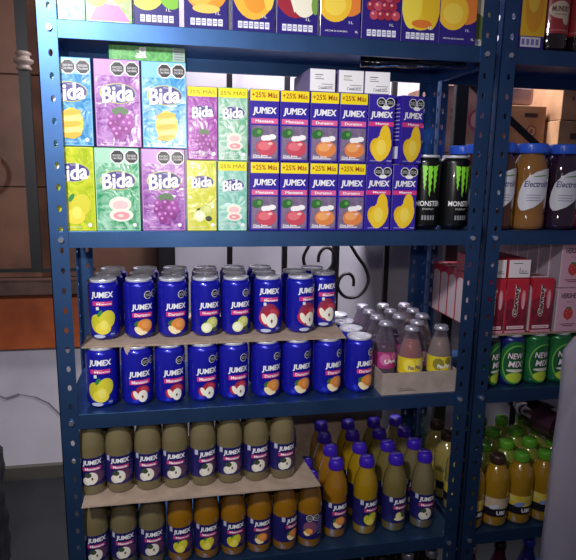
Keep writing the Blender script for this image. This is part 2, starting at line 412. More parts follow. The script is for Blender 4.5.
for i, x in enumerate(lowX):
    rows = (0, 1) if i < 8 else (0, 1, 2, 3)
    for j in rows:
        st = 'old' if i == 0 else 'new'
        y = .031 + CR*1.0 - .004 + j*.0675
        lab = f'blue {lowK[i]} juice can directly on shelf, {ORD[i]} from left' + (', front row' if j == 0 else f', {ORD[j]} row back')
        juice_can(st, lowK[i], x + random.uniform(-.0015, .0015)*(j > 0), y, ZC + .0002, math.radians(random.uniform(6, 14)) if st == 'new' else .0, lab, 'juice cans on the lower can layer')
upX = [.083, .158, .230, .303, .372, .446, .524]
upK = [('old', 'mango'), ('new', 'peach'), ('new', 'peach'), ('new', 'guava'), ('new', 'guava'), ('old', 'apple'), ('old', 'apple')]
ZU = ZC + CH + .0042
for i, x in enumerate(upX):
    for j in range(3):
        st, k = upK[i]; y = .107 + j*.0672
        xx = x + (.003*j if i < 5 else 0)
        if i == 6 and j == 0: xx = .522
        if i == 6 and j > 0: continue
        rz = .0 if st == 'old' and i == 0 else (math.radians(8) if st == 'new' else math.radians([0, 0, 0, 0, 0, -2, 22][i]))
        juice_can(st, k, xx, y, ZU, rz, f'blue {k} juice can on top of the cardboard, {ORD[i]} from left' + (', front row' if j == 0 else f', {ORD[j]} row back'), 'juice cans on the cardboard sheet')
juice_can('old', 'apple', .586, .148, ZU, math.radians(8), 'blue apple juice can at the right end of the cardboard, set back', 'juice cans on the cardboard sheet')
juice_can('old', 'apple', .522, .178, ZU, 0, 'blue apple can on the cardboard behind its seventh front can', 'juice cans on the cardboard sheet')
juice_can('old', 'apple', .575, .218, ZU, 0, 'rearmost blue can at the right end of the cardboard', 'juice cans on the cardboard sheet')
juice_can('old', 'apple', .505, .245, ZU, 0, 'blue can in the back row on the cardboard, sixth from the left', 'juice cans on the cardboard sheet') if False else None

def sheet(name, poly, z, t, label, amp=.0):
    """corrugated cardboard sheet with a slightly torn edge"""
    n = len(poly); b = MB()
    top = [(x, y, z + t) for x, y in poly]; bot = [(x, y, z) for x, y in poly]
    b.add(top + bot, [list(range(n)), list(range(n, 2*n))[::-1]] + [(i, n+i, n+(i+1) % n, (i+1) % n) for i in range(n)], CARD)
    return tag(b.build(name), label, 'cardboard')
def edge(x0, y0, x1, y1, n, a):
    return [(x0 + (x1-x0)*i/n + (random.uniform(-a, a) if 0 < i < n else 0), y0 + (y1-y0)*i/n + (random.uniform(-a, a) if 0 < i < n else 0)) for i in range(n)]
pl = edge(.042, .036, .615, .036, 24, .0018) + edge(.615, .036, .622, .13, 4, .001) + [(.63, .3), (.045, .302)]
sheet('cardboard_sheet', pl, ZC + CH + .0004, .0032, 'thin cardboard sheet between the two layers of juice cans')
b = MB(); b.add([(.128, .0335, ZU - .004), (.142, .0335, ZU - .004), (.137, .031, ZU - .022), (.132, .031, ZU - .016)], [(0, 3, 2, 1)], CARD); b.add([(.128, .0345, ZU - .004), (.142, .0345, ZU - .004), (.137, .032, ZU - .022), (.132, .032, ZU - .016)], [(0, 1, 2, 3)], CARD)
fl = b.build('torn_flap'); fl.parent = bpy.data.objects['cardboard_sheet']

# ------------------------------------------------------------------ glass nectar bottles
BH = .187
def bottle_art(kind, style='front'):
    a = Art(); n = 24; R = .0302
    a.rect(-.088, .024, .088, .090, M('#1f1c5c', .35, coat=.3))
    if style == 'front':
        a.rect(-.028, .078, -.020, .090, ink('#b9bcd0'))
        jumex(a, .003, .0775, .040)
        a.rect(-.018, .060, .022, .0685, ink('#c03a7c')); a.text(NAME[kind], .003, .0643, .030, .0058, WHITE)
        a.ell(.010, .045, .020, .0135, ink('#5d3a5a'))
        if kind == 'apple':
            a.ell(-.008, .036, .009, .010, ink('#d8d0c4'), t=.5); a.ell(.001, .042, .0125, .0145, ink('#e9e4d6')); a.ell(-.006, .050, .007, .006, ink('#3c4a34')); a.ell(.002, .041, .002, .0035, ink('#6b4a35'))
        else: fruit(a, kind, -.002, .042, .0165)
        for i in range(5): a.rect(.024, .04 + i*.008, .034, .042 + i*.008, ink('#5d63a8'))
    else:
        a.octagon(-.006, .081, .0075); a.octagon(.010, .081, .0075)
        a.ell(-.004, .055, .017, .018, ink('#7a4a6a')); fruit(a, kind, -.01, .045, .012)
        for i in range(6): a.rect(.012, .038 + i*.008, .026, .041 + i*.008, ink('#7f86c8'))
    return a
def make_bottle(juice, art, cap='#3a1fa8', capscale=1.0, glass=None):
    r = empty('juice_bottle'); b = MB()
    b.lathe([(.022, 0), (.0265, .001), (.0287, .006), (.0287, .022), (.0293, .025), (.0293, .104), (.0291, .112), (.0278, .124), (.0245, .139), (.0196, .152), (.0160, .162), (.0152, .170)], M(juice, .12, coat=1), 32)
    art.on_cyl(b, .0293); kid(b.build('body', r))
    b = MB(); c = M(cap, .3, coat=.5); rr = .0172*capscale
    b.lathe([(rr, .1645), (rr*1.02, .166), (rr*1.02, .180), (rr*.93, .1850), (rr*.85, BH), (rr*.3, BH)], c, 24)
    for k in range(24):
        q = 2*PI*k/24; b.box((rr*1.02*math.cos(q) - .0006, rr*1.02*math.sin(q) - .0006, .166), (rr*1.02*math.cos(q) + .0006, rr*1.02*math.sin(q) + .0006, .178), c)
    a = Art(); a.rect(-.010, -.001, .010, .0006, ink('#a9a0e8')); a.text('Jumex', 0, .005, .016, .004, ink('#8f86e0'), .0); a.on_face(b, topface(BH), .0001)
    kid(b.build('cap', r)); return r
PALE, ORNG, YELL, OLIV = '#6f6446', '#8c6014', '#967612', '#6e6236'
def nectar(kind, juice, x, y, z, rz, label, group, style='front'):
    o = place(('bottle', kind, juice, style), lambda: make_bottle(juice, bottle_art(kind, style)), (x, y, z), math.radians(rz), label, 'bottle', group)
    o.scale = (1.03, 1.03, 1.045) if 'purple' in group else (1, 1, .97)
ZU2 = ZD + BH*.97 + .0048
for i, x in enumerate([.052, .110, .171, .230, .291, .351, .411, .472]):
    nectar('apple', PALE, x, .037, ZU2, [4, 2, 0, -2, 16, 2, 8, 8][i], f'pale apple nectar bottle standing on the cardboard, {ORD[i]} from the left in front row', 'nectar bottles on the cardboard sheet')
    nectar('apple', PALE, x - .004*(i == 7), .099, ZU2, 0, f'pale nectar bottle standing on the cardboard, {ORD[i]} from the left in back row', 'nectar bottles on the cardboard sheet')
for i, x in enumerate([.0515, .113, .175, .2375, .298, .3595, .4205, .4815, .5425]):
    k, j, n = ('apple', PALE, 'pale apple') if i < 3 else (('mango', ORNG, 'amber mango') if i < 7 else ('peach', ORNG, 'amber peach'))
    if i in (6,): k, n = 'peach', 'amber peach'
    nectar(k, j, x, .041, ZD + .0002, [8, 4, 4, 4, 2, 2, 4, 32, 0][i], f'{n} nectar bottle under the cardboard, {ORD[i]} from the left on the lowest visible shelf', 'nectar bottles under the cardboard sheet', 'back' if i == 8 else 'front')
    nectar(k, j, x, .1025, ZD + .0002, 0, f'{n} nectar bottle under the cardboard, {ORD[i]} from the left in second row', 'nectar bottles under the cardboard sheet')
RX = [.612, .690, .766, .842]; RY = [.067, .137, .207, .276]
RK = [('peach', ORNG), ('mango', YELL), ('banana', OLIV), ('apple', PALE)]
for i, x in enumerate(RX):
    for j, y in enumerate(RY):
        k, jc = RK[i]; w1 = ['orange', 'golden', 'olive', 'pale'][i]
        nectar(k, jc, x + [0, .004, .006, .014][j]*(1 if i < 3 else .3), y, ZD + .0002, [10, 14, 12, -4][i], f'{w1} nectar bottle with purple cap, column {ORD[i]} from the cardboard, ' + ('front row' if j == 0 else f'{ORD[j]} row back'), 'purple capped bottles right of the cardboard')
pl = edge(.038, -.031, .550, -.026, 20, .0012) + edge(.550, -.026, .515, .30, 6, .001) + [(.038, .302)]
sheet('cardboard_sheet', pl, ZD + BH*.97 + .0010, .0034, 'wide cardboard sheet between the two layers of nectar bottles')
b = MB(); b.box((.53, .3035, ZD + .001), (.815, .3065, ZD + .30), CARD); tag(b.build('cardboard_sheet'), 'upright brown cardboard panel behind the purple capped bottles', 'cardboard')

# ------------------------------------------------------------------ cartons
def make_carton(w_, d_, h_, side, art, top='#e6e2e6', seal=True, left_art=None, facemat=None):
    """carton standing with its front on y=0, centred in x, base on z=0"""
    r = empty('juice_carton'); b = MB(); b.box((-w_/2, 0, 0), (w_/2, d_, h_), side, .0012)
    art.clip(-w_/2 + .0011, w_/2 - .0011, .0011, h_ - .0011).on_face(b, front(0), .00006)
    if left_art: left_art.on_face(b, leftface(-w_/2), .00006)
    kid(b.build('box', r))
    if seal:
        b = MB(); b.box((-w_/2 + .003, d_/2 - .004, h_), (w_/2 - .003, d_/2 + .004, h_ + .0007), M(top, .5)); kid(b.build('top_seal', r))
    return r
def bida_art(w_, h_, bg, bg2, kind, big=True, ell='#3b2f78', band=None, txt='#ffffff'):
    a = Art(); k = w_ / .086
    a.rect(-w_, -.01, w_, h_ + .01, M(bg2, .4, coat=.3)); a.rect(-w_/2 + .0025*k, .0025, w_/2 - .0025*k, h_ - .0025, M(bg, .2, coat=.8, noise=bg2, nscale=26, dist=3.2, bump=.35))
    if band:
        a.rect(-w_, h_ - .019, w_, h_, ink('#f2e21a')); a.text('25% MÁS', 0, h_ - .0095, w_*.84, .009, ink('#7c6a1a'), .0)
    elif big == 'oct':
        a.rect(-w_/2 + .003, h_ - .030, w_/2 - .003, h_ - .002, M(bg2, .3, coat=.5)); a.octagon(.0015*k, h_ - .017, .0125); a.octagon(.0285*k, h_ - .017, .0125)
    ty = h_*.615 if band is None and big == 'oct' else (h_*.70 if not band else h_*.66)
    a.ell(.001, ty, .034*k, .019*k, M('#c9cf6a' if not band else bg2, .4), 24); a.ell(.002*k, ty, .032*k, .0175*k, M(ell, .35, coat=.4, noise='#5a4f98', nscale=40), 24)
    a.text('Bida', -.001, ty - .0005, .060*k, .031*k, WHITE, .022, .15, .12); a.text('Bida', .000, ty - .0005, .060*k, .031*k, WHITE, .022, .15, .12); a.text('Natural', .006*k, ty + .0145*k, .014*k, .0025, WHITE, .0)
    fruit(a, kind, .004*k, h_*.26, .031*k)
    a.text('BEBIDA CON JUGO', -.008*k, .0075, w_*.5, .003, WHITE, .0); a.ell(w_*.36, .012, .004, .004, ink('#f0eef4'), 8)
    if band: a.text('NUTRIENTES', -.002, .014, w_*.7, .005, WHITE, .0)
    return a
def jumex_small(h_, w_, kind, old=True):
    a = Art()
    a.rect(-w_, -.01, w_, h_ + .01, JBLUE)
    if old:
        a.rect(-w_, h_ - .0225, w_, h_, ink('#f4dc1c')); a.text('+25% Más', 0, h_ - .011, w_*.86, .0105, ink('#a8551c'), .02)
        a.rect(-w_/2 + .003, .004, w_/2 - .003, h_*.50, M('#8a7896', .35, coat=.4, noise='#6a5878', nscale=60))
        jumex(a, .0, h_*.695, w_*.8); a.rect(-w_/2 + .003, h_*.525, w_/2 - .003, h_*.60, ink('#df5f98')); a.text(NAME[kind], 0, h_*.562, w_*.62, .0055, WHITE)
        a.ell(-w_*.25, h_*.40, w_*.2, h_*.065, ink('#2f6b34'), t=.3); a.ell(-w_*.18, h_*.41, w_*.07, h_*.03, ink('#5fa050'))
        c1, c2 = ('#c8485c', '#e0707c') if kind == 'apple' else ('#e08448', '#f2a868')
        a.ell(.004, h_*.19, w_*.36, h_*.12, ink(c1)); a.ell(.0, h_*.215, w_*.22, h_*.06, ink(c2)); a.ell(.012, h_*.25, w_*.08, h_*.02, ink('#f4c0b8'))
        for dx, dy, r in ((.002, .33, .17), (.012, .345, .13), (-.005, .325, .1)): a.ell(dx + .004, h_*dy, w_*r, h_*.038, WHITE)
        a.text('Con Jugo', -w_*.14, h_*.075, w_*.5, .0052, WHITE, .04); a.rect(-w_*.4, .006, w_*.25, .0085, ink('#d8d0e4'))
    else:
        a.octagon(-.0015, h_ - .0155, .0088); a.octagon(.0178, h_ - .0155, .0088); a.ell(.0085, h_ - .026, .009, .004, WHITE, 10)
        jumex(a, .0, h_*.70, w_*.82); a.rect(-w_, h_*.545, w_, h_*.61, PINK); a.text('Mango', .002, h_*.578, w_*.5, .006, WHITE)
        for dx, dy, rx, ry, t, c in ((-.006, .22, .016, .022, .3, '#e8b820'), (.004, .24, .019, .030, -.3, '#f0c628'), (.0095, .38, .0125, .026, 0, '#f0c628'), (.0, .2, .018, .020, 0, '#f2cc30'), (.002, .24, .010, .016, 0, '#f8dc58')):
            a.ell(dx, h_*dy, rx, ry, ink(c), t=t)
        a.text('NÉCTAR DE MANGO', -.008, .006, .026, .0022, WHITE, .0); a.text('413ml', .02, .006, .01, .0028, WHITE, .0)
    return a
def side_text(w_, h_, d_):
    a = Art()
    for i in range(9): a.rect(-d_ + .006, h_*.35 + i*.008, -.006, h_*.35 + i*.008 + .0022, ink('#a9a4dc'))
    a.rect(-d_ + .008, h_*.08, -.008, h_*.26, ink('#d6d4ea')); a.text('Jumex', -d_/2, h_*.87, d_*.6, .008, ink('#a9a4dc'), .0)
    return a
def carton(key, maker, x, y, z, rz, label, group, cat='carton'):
    return place(('carton',) + key, maker, (x, y, z), math.radians(rz), label, cat, group)
BW, BD, BHt = .0845, .058, .1615
big = [  # layer, x, colours, fruit, words
    (0, .0455, '#a9c022', '#d8dc3c', 'mango', 'plain', 'lime yellow carton partly behind the left post, bottom layer'),
    (0, .1305, '#2c9660', '#a8d8bc', 'guavapink', 'oct', 'large green carton with pink and white fruit, bottom layer'),
    (0, .2185, '#8c4a9e', '#c08ccc', 'grape', 'oct', 'large purple grape carton in the bottom layer beside the green one'),
    (1, .0475, '#2a84c4', '#8cc6e6', 'pineapple', 'oct', 'large blue pineapple carton against the left post, top layer'),
    (1, .1365, '#8c4a9e', '#c898d2', 'grape', 'oct', 'large purple grape carton between two blue ones, top layer'),
    (1, .2235, '#2489cc', '#8acbec', 'pineapple', 'oct', 'large blue pineapple carton at the right of the top layer')]
for n, (ly, x, c1, c2, fk, st, lab) in enumerate(big):
    mk = lambda: make_carton(BW, BD, BHt, M(c1, .4, coat=.4), bida_art(BW, BHt, c1, c2, fk, st))
    carton(('bida', n), mk, x, .010, ZB + .0003 + ly*(BHt + .0012), [0, 0, 0, 0, .5, -.5][n], lab, 'large cartons stacked two high on the shelf')
SW, SD, SH = .059, .041, .1405
sm = [(0, .2935, '#cbd02a', '#e6e07a', 'guava', None, 'small lime yellow carton, bottom layer beside the large purple carton'),
      (0, .3555, '#62b8a4', '#bfe2d4', 'guavapink', 1, 'small mint green carton with yellow top band, bottom layer'),
      (1, .2965, '#8e2f94', '#bc74c0', 'grape', 1, 'small purple grape carton with yellow top band, top layer'),
      (1, .3565, '#4cac80', '#d4e6d8', 'guavapink', 1, 'small green and white carton with yellow top band, top layer')]
for n, (ly, x, c1, c2, fk, bd, lab) in enumerate(sm):
    mk = lambda: make_carton(SW, SD, SH, M(c1, .4, coat=.4), bida_art(SW, SH, c1, c2, fk, 'plain', band=bd))
    carton(('bidas', n), mk, x, .010, ZB + .0003 + ly*(SH + .0012), 0, lab, 'small fruit drink cartons stacked two high')
KW = ['apple', 'apple', 'peach', 'peach']
for ly in (0, 1):
    for i, x in enumerate([.4215, .4835, .546, .6075]):
        for j in range(2):
            kd = KW[i]
            mk = lambda: make_carton(.060, SD, SH, JBLUE, jumex_small(SH, .060, kd), left_art=side_text(.06, SH, SD))
            carton(('js', kd), mk, x - (.0015 if ly else 0), .010 + j*.043, ZB + .0003 + ly*(SH + .0012), [0, .6, -.5, .4][i], f'small yellow banded {kd} carton, {ORD[i]} from the left, ' + ['bottom', 'top'][ly] + ' layer, ' + ['front', 'second'][j] + ' row', 'yellow banded small cartons')
mk = lambda: make_carton(.0565, SD, SH, JBLUE, jumex_small(SH, .0575, 'mango', False), left_art=side_text(.0575, SH, SD))
for n, (x, y, ly, rz, lab) in enumerate([(.667, .010, 0, 0, 'small mango carton, bottom layer, beside the yellow banded cartons'), (.7265, .010, 0, 0, 'small mango carton, bottom layer, beside the black cans'),
        (.667, .012, 1, -2, 'small mango carton, top layer, beside the yellow banded cartons'), (.7370, .0125, 1, 15, 'small mango carton turned slightly, top layer at the right end'),
        (.667, .056, 0, 0, 'small mango carton, bottom layer, second row, left column'), (.7265, .056, 0, 0, 'small mango carton, bottom layer, second row, right column'), (.675, .060, 1, 0, 'small mango carton, top layer, second row')]):
    carton(('mango',), mk, x, y, ZB + .0003 + ly*(SH + .0012), rz, lab, 'small mango cartons')
# lying cartons on top of the stacks
a = Art(); a.rect(-.065, .001, .065, .029, M('#2f8a3c', .35, coat=.4, noise='#6fc060', nscale=45, dist=2)); a.rect(.048, .002, .071, .029, ink('#9fb0a8'))
for i in range(5): a.rect(.051, .005 + i*.0048, .069, .0066 + i*.0048, ink('#5f7068'))
a.text('Bida', -.012, .016, .02, .02, WHITE, .03, 0, PI/2)
o = carton(('lying_green',), lambda: make_carton(.144, .08, .028, M('#3c9a4c', .4, coat=.4), a, seal=False), .193, .030, .3268, 0, 'green carton lying flat on top of the large cartons', 'lying cartons on the carton stacks')
def end_art(w_, h_):
    a = Art(); a.rect(-w_, -.01, w_, h_ + .01, M('#eeecee', .5)); a.rect(-w_*.3, h_*.72, w_*.02, h_*.75, BLACK); a.rect(-w_*.3, h_*.55, w_*.05, h_*.575, BLACK)
    a.rect(-w_*.3, h_*.64, -w_*.05, h_*.655, BLACK); a.text('Consérvese', .006, h_*.22, w_*.55, .006, BLACK, .0, .3, .12); a.rect(-w_*.05, h_*.13, w_*.42, h_*.15, BLACK); a.rect(-w_*.05, h_*.33, w_*.42, h_*.35, BLACK); return a
for i, x in enumerate([.540, .6005, .657]):
    carton(('end_white',), lambda: make_carton(.0545, .14, .045, M('#7d6f9c', .4, coat=.3), end_art(.0545, .045), seal=False), x, .018, .2835, [2, 0, -3][i], f'white carton end with black print lying on the top layer, {ORD[i]} from the left', 'lying cartons on the carton stacks')

# large cartons on the top shelf
def litre_art(w_, h_, kind):
    a = Art()
    cols = {'green': ('#49b88c', '#dff3e8'), 'pinkg': ('#8fc05a', '#e8f0c8')}
    if kind in cols:
        c1, c2 = cols[kind]; a.rect(-w_, -.01, w_, h_ + .01, M(c1, .35, coat=.4, noise=c2, nscale=22, dist=3)); a.ell(0, h_*.62, .034, .018, ink('#3b2f78')); a.text('Bida', 0, h_*.62, .05, .024, WHITE, .04, .15, .1)
        if kind == 'pinkg': a.poly([(-.036, .003), (.038, .003), (.018, .03), (-.018, .034)], ink('#e87ab4')); a.ell(-.022, .050, .022, .024, ink('#e6d23c')); a.ell(.02, .055, .02, .02, ink('#b6cf62'))
        else: a.poly([(-.03, .035), (.02, .018), (.022, .026), (-.026, .046)], WHITE); fruit(a, 'guavapink', 0, .07, .03)
        return a
    a.rect(-w_, -.01, w_, h_ + .01, M('#2b1f78', .3, coat=.4))
    jumex(a, 0, h_*.8, .066); a.rect(-w_/2, h_*.66, w_/2, h_*.71, PINK)
    P = {'lime': [(-.018, .062, .034, .036, '#d9e05a'), (.028, .060, .024, .03, '#7fc030'), (-.02, .07, .02, .02, '#eef080')],
         'orange': [(.0, .085, .045, .055, '#f09a2c'), (-.012, .078, .03, .038, '#f7b94a'), (0, .036, .026, .008, '#f6c860')],
         'yellow': [(.0, .078, .042, .056, '#f3b63c'), (.004, .074, .026, .04, '#e89a30'), (.03, .085, .012, .045, '#f6cf50')],
         'peach': [(.018, .085, .036, .045, '#e88436'), (-.012, .064, .034, .036, '#f4c236'), (-.012, .060, .022, .02, '#f9d850')],
         'pine': [(.0, .085, .044, .062, '#ecc92c'), (-.02, .08, .022, .055, '#f5dc4a'), (.022, .08, .02, .055, '#e6be26'), (.003, .036, .022, .008, '#e07a30')]}
    if kind in P:
        for cx, cy, ra, rb, c in P[kind]: a.ell(cx, cy, ra, rb, ink(c), 24)
    elif kind == 'applebig':
        a.ell(-.004, .085, .044, .055, ink('#a02838'), 24); a.ell(.014, .068, .026, .036, ink('#f0ead2'), 20); a.poly([(-.026, .10), (-.006, .04), (-.002, .044), (-.014, .11)], ink('#f2ecda')); a.ell(.036, .056, .008, .018, ink('#7aa044'), 12)
    elif kind == 'red': fruit(a, 'redgrape', 0, .06, .034)
    else: a.rect(-w_, 0, w_, .2, ink('#d9cdb8')); a.ell(-.01, .04, .02, .03, ink('#6b7a4c'))
    a.text('1L', .022, .029, .009, .005, WHITE, .0)
    if kind == 'peach': a.text('NÉCTAR DE DURAZNO', -.008, .012, .046, .0035, WHITE, .01); a.text('1L', .034, .012, .006, .004, WHITE)
    else:
        for i in range(6): a.rect(-.030 + i*.0105, .006, -.0215 + i*.0105, .0185, ink('#e6e6f4')); a.rect(-.0288 + i*.0105, .010, -.0227 + i*.0105, .0115, ink('#6a62a8')); a.rect(-.0288 + i*.0105, .0135, -.0227 + i*.0105, .0148, ink('#6a62a8'))
    return a
top = [('green', .0437, 'green and white carton at the left end of the top shelf'), ('pinkg', .127, 'green carton with pink base, second from left on the top shelf'),
       ('lime', .213, 'dark purple carton with lime and yellow fruit on the top shelf'), ('orange', .3055, 'dark purple carton with a big orange fruit on the top shelf'),
       ('yellow', .396, 'carton with deep yellow fruit and white nutrition boxes on the top shelf'), ('applebig', .4825, 'dark purple carton with red apple and white flesh on the top shelf'),
       ('peach', .5705, 'peach carton on the top shelf between apple and grape cartons'), ('red', .6555, 'dark purple carton with red grapes on the top shelf'),
       ('pine', .7395, 'carton with long yellow fruit on the top shelf, right of the grapes'), ('peach', .8225, 'rightmost peach carton on the top shelf of the left rack')]
for kd, x, lab in top:
    carton(('litre', kd), lambda: make_carton(.083, .062, .235, M('#2b1f78' if kd not in ('green', 'pinkg') else '#5fae84', .35, coat=.4), litre_art(.083, .235, kd)), x, .008, ZA + .0003, random.uniform(-.4, .4), lab, 'one litre cartons on the top shelf')
carton(('litre', 'cream'), lambda: make_carton(.04, .062, .235, M('#cfc3b0', .4), litre_art(.04, .235, 'cream')), .887, .030, ZA + .0003, 0, 'cream carton squeezed behind the right post on the top shelf', 'one litre cartons on the top shelf')

# black energy drink cans
def claw(a, cx, cy, w_, h_, mt):
    """three torn vertical claw strokes"""
    for dx, hh, lean in ((-.34, .78, .02), (0, 1.0, 0), (.34, .86, -.03)):
        n = 9; L = []; Rr = []
        for i in range(n + 1):
            t = i/n; wd = w_*(.14*(1 - t)**.7 + .008) * (1.15 if i % 2 else .85); z = cy + h_/2 - t*h_*hh
            x = cx + dx*w_ + lean*t*w_ + (.03*w_ if i % 2 else -.02*w_); L.append((x - wd, z)); Rr.append((x + wd, z))
        for i in range(n): a.p.append(([L[i+1], Rr[i+1], Rr[i], L[i]], mt, a.z + 1))
    a.z += 1
    a.poly([(cx - .52*w_, cy + h_*.53), (cx - .30*w_, cy + h_*.42), (cx - .22*w_, cy + h_*.50)], mt); a.poly([(cx + .2*w_, cy + h_*.44), (cx + .5*w_, cy + h_*.48), (cx + .56*w_, cy + h_*.56)], mt)
def monster_art():
    a = Art(); claw(a, 0, .106, .036, .066, ink('#8fe63c')); a.text('MONSTER', 0, .058, .058, .0115, WHITE, .02); a.text('ENERGY', .0, .046, .026, .004, ink('#c8ccc8'), .0)
    for i in range(5): a.rect(-.014 + i*.006, .022, -.010 + i*.006, .032, ink('#8a8e92'))
    return a
for i, (x, y) in enumerate([(.792, .054), (.8605, .052)]):
    place(('can', 'monster'), lambda: make_can(M('#0c0d10', .3, .2, .4), monster_art(), .0335, .163), (x, y, ZB + .0003), math.radians([-6, 8][i]), ['black energy drink can with green claw mark beside the mango cartons', 'black energy drink can with green claw mark beside the right post'][i], 'can', 'black energy drink cans')

# ------------------------------------------------------------------ tray of small glass bottles
TX0, TX1, TY0, TY1, TZ = .6965, .884, .009, .3025, ZC + .0004
TC = M('#a8988f', .8, noise='#978880', nscale=30)
t = MB(); t.box((TX0, TY0, TZ), (TX1, TY1, TZ + .003), TC)
for q in (((TX0, TY0, TZ+.003), (TX1, TY0+.003, TZ+.052)), ((TX0, TY1-.003, TZ+.003), (TX1, TY1, TZ+.052)), ((TX0, TY0+.003, TZ+.003), (TX0+.003, TY1-.003, TZ+.052)), ((TX1-.003, TY0+.003, TZ+.003), (TX1, TY1-.003, TZ+.052))): t.box(q[0], q[1], TC)
a = Art()
a.rect(.735, TZ+.008, .780, TZ+.0095, ink('#5f524c')); a.text('FRAGIL', .757, TZ+.013, .034, .004, ink('#5f524c'), 0); a.on_face(t, front(TY0))
tag(t.build('cardboard_tray'), 'low grey brown cardboard tray holding small glass bottles', 'tray')
def small_art(col, c2, txt):
    a = Art(); a.rect(-.085, .040, .085, .080, ink(col)); a.ell(-.012, .062, .014, .015, ink(c2), 9); a.ell(.012, .070, .010, .009, ink(c2), 7)
    a.text(txt, .001, .058, .030, .010, ink('#f4f0f4') if col != '#e2c628' else ink('#5a4a7c'), .03, .1, .08); a.rect(.018, .042, .026, .074, ink('#cbb8d8')); return a
CROWN = M('#b4b0c0', .3, .5)
def make_small(juice, fill, art):
    r = empty('glass_bottle'); k = .94
    prof = [(.021, 0), (.027, .002), (.0288, .010), (.0288, .076), (.0278, .088), (.0240, .104), (.0185, .120), (.0150, .130), (.0142, .139), (.0150, .1405), (.0150, .144)]
    b = MB(); b.lathe(prof, clear('#c8bccc', .92), 26, cap=False); art.on_cyl(b, .0288); kid(b.build('glass', r))
    liq = [(max(q[0] - .0015, .002), q[1] + .0012) for q in prof if q[1] < fill] + [(.0225 if fill < .11 else (.0175 if fill < .119 else .0168), fill)]
    b = MB(); b.lathe(liq, M(juice, .25, coat=.6), 22); kid(b.build('juice', r))
    b = MB(); b.lathe([(.0162, .1405), (.0165, .143), (.0152, .148), (.0138, .1497), (.004, .150)], CROWN, 20)
    for i in range(20):
        q = 2*PI*i/20; b.box((.0162*math.cos(q)-.0008, .0162*math.sin(q)-.0008, .140), (.0162*math.cos(q)+.0008, .0162*math.sin(q)+.0008, .1428), CROWN)
    kid(b.build('crown_cap', r)); return r
KI = {'p': ('#5c3450', .100, '#a83a78', '#c870a0', 'Uva', 'dark purple'), 'o': ('#d08868', .118, '#e2c628', '#f0dc50', 'Pau Pau', 'orange pink'), 'v': ('#38203c', .104, '#a050a0', '#e0b0e0', 'Uva', 'deep violet'), 'y': ('#b8b088', .12, '#d8c430', '#8a8030', 'Pau Pau', 'pale yellow')}
rows = [(.0430, [(.7765, 'o'), (.8500, 'y')]), (.0935, [(.7315, 'p'), (.8115, 'v')]), (.153, [(.7300, 'p'), (.7890, 'p'), (.8500, 'y')]), (.2115, [(.7300, 'p'), (.7890, 'v'), (.8500, 'y')]), (.270, [(.7300, 'p'), (.7890, 'v'), (.8500, 'y')])]
cnt = 0
for j, (y, rw) in enumerate(rows):
    for i, (x, kd) in enumerate(rw):
        if kd is None: continue
        q = KI[kd]; side = ['left', 'middle', 'right'][i] if len([1 for z in rw if z[1]]) == 3 else ['left', 'right'][i]
        place(('small', kd), lambda: make_small(q[0], q[1], small_art(q[2], q[3], q[4])), (x, y, TZ + .0034), math.radians(random.uniform(-10, 12)), f'small {q[5]} glass bottle in the cardboard tray, {ORD[j]} row from front, {side}', 'bottle', 'small glass bottles in the tray')

# ------------------------------------------------------------------ right rack
def pet_label(a, skew): pass
# clear bottles with blue caps
def make_electro(juice):
    r = empty('drink_bottle'); b = MB(); k = 1.0
    b.lathe([(.032, 0), (.037, .003), (.039, .010), (.039, .030), (.0375, .036), (.039, .042), (.039, .130), (.0375, .142), (.033, .158), (.027, .170), (.0255, .176)], M(juice, .1, coat=1), 32)
    a = Art(); WL = M('#d9d8e4', .4, coat=.4)
    a.poly([(-.034, .052), (-.028, .044), (-.020, .044), (.0, .052), (.02, .066), (.036, .082), (.041, .10), (.041, .13), (.038, .139), (.02, .137), (.0, .131), (-.016, .121), (-.028, .106), (-.035, .085), (-.037, .065)], WL)
    a.text('Electrolit', .004, .104, .058, .014, ink('#3c3a78'), .02, .2); a.ell(.012, .122, .020, .0016, ink('#6a9a5a'), 12, .1)
    for i in range(3): a.rect(-.018, .078 - i*.006, .014, .080 - i*.006, ink('#9a9ab4'))
    a.on_cyl(b, .0392); kid(b.build('body', r))
    b = MB(); c = M('#2f5fd8', .35, coat=.3); b.lathe([(.033, .172), (.034, .174), (.034, .191), (.0325, .194), (.01, .194)], c, 30)
    for i in range(30):
        q = 2*PI*i/30; b.box((.034*math.cos(q)-.0006, .034*math.sin(q)-.0006, .175), (.034*math.cos(q)+.0006, .034*math.sin(q)+.0006, .190), c)
    kid(b.build('cap', r)); return r
EC = [('#4a2418', 'reddish brown'), ('#8e6030', 'amber'), ('#2c1830', 'dark purple'), ('#a83048', 'red')]
for i, x in enumerate([.9655, 1.047, 1.130, 1.213]):
    for j in range(3):
        place(('elec', i), lambda: make_electro(EC[i][0]), (x, .048 + j*.086, ZB + .0003), math.radians([-6, -12, -14, -10][i]), f'{EC[i][1]} drink bottle with wide blue cap, ' + ('front row' if j == 0 else f'{ORD[j]} row back') + ', right rack', 'bottle', 'blue capped drink bottles')
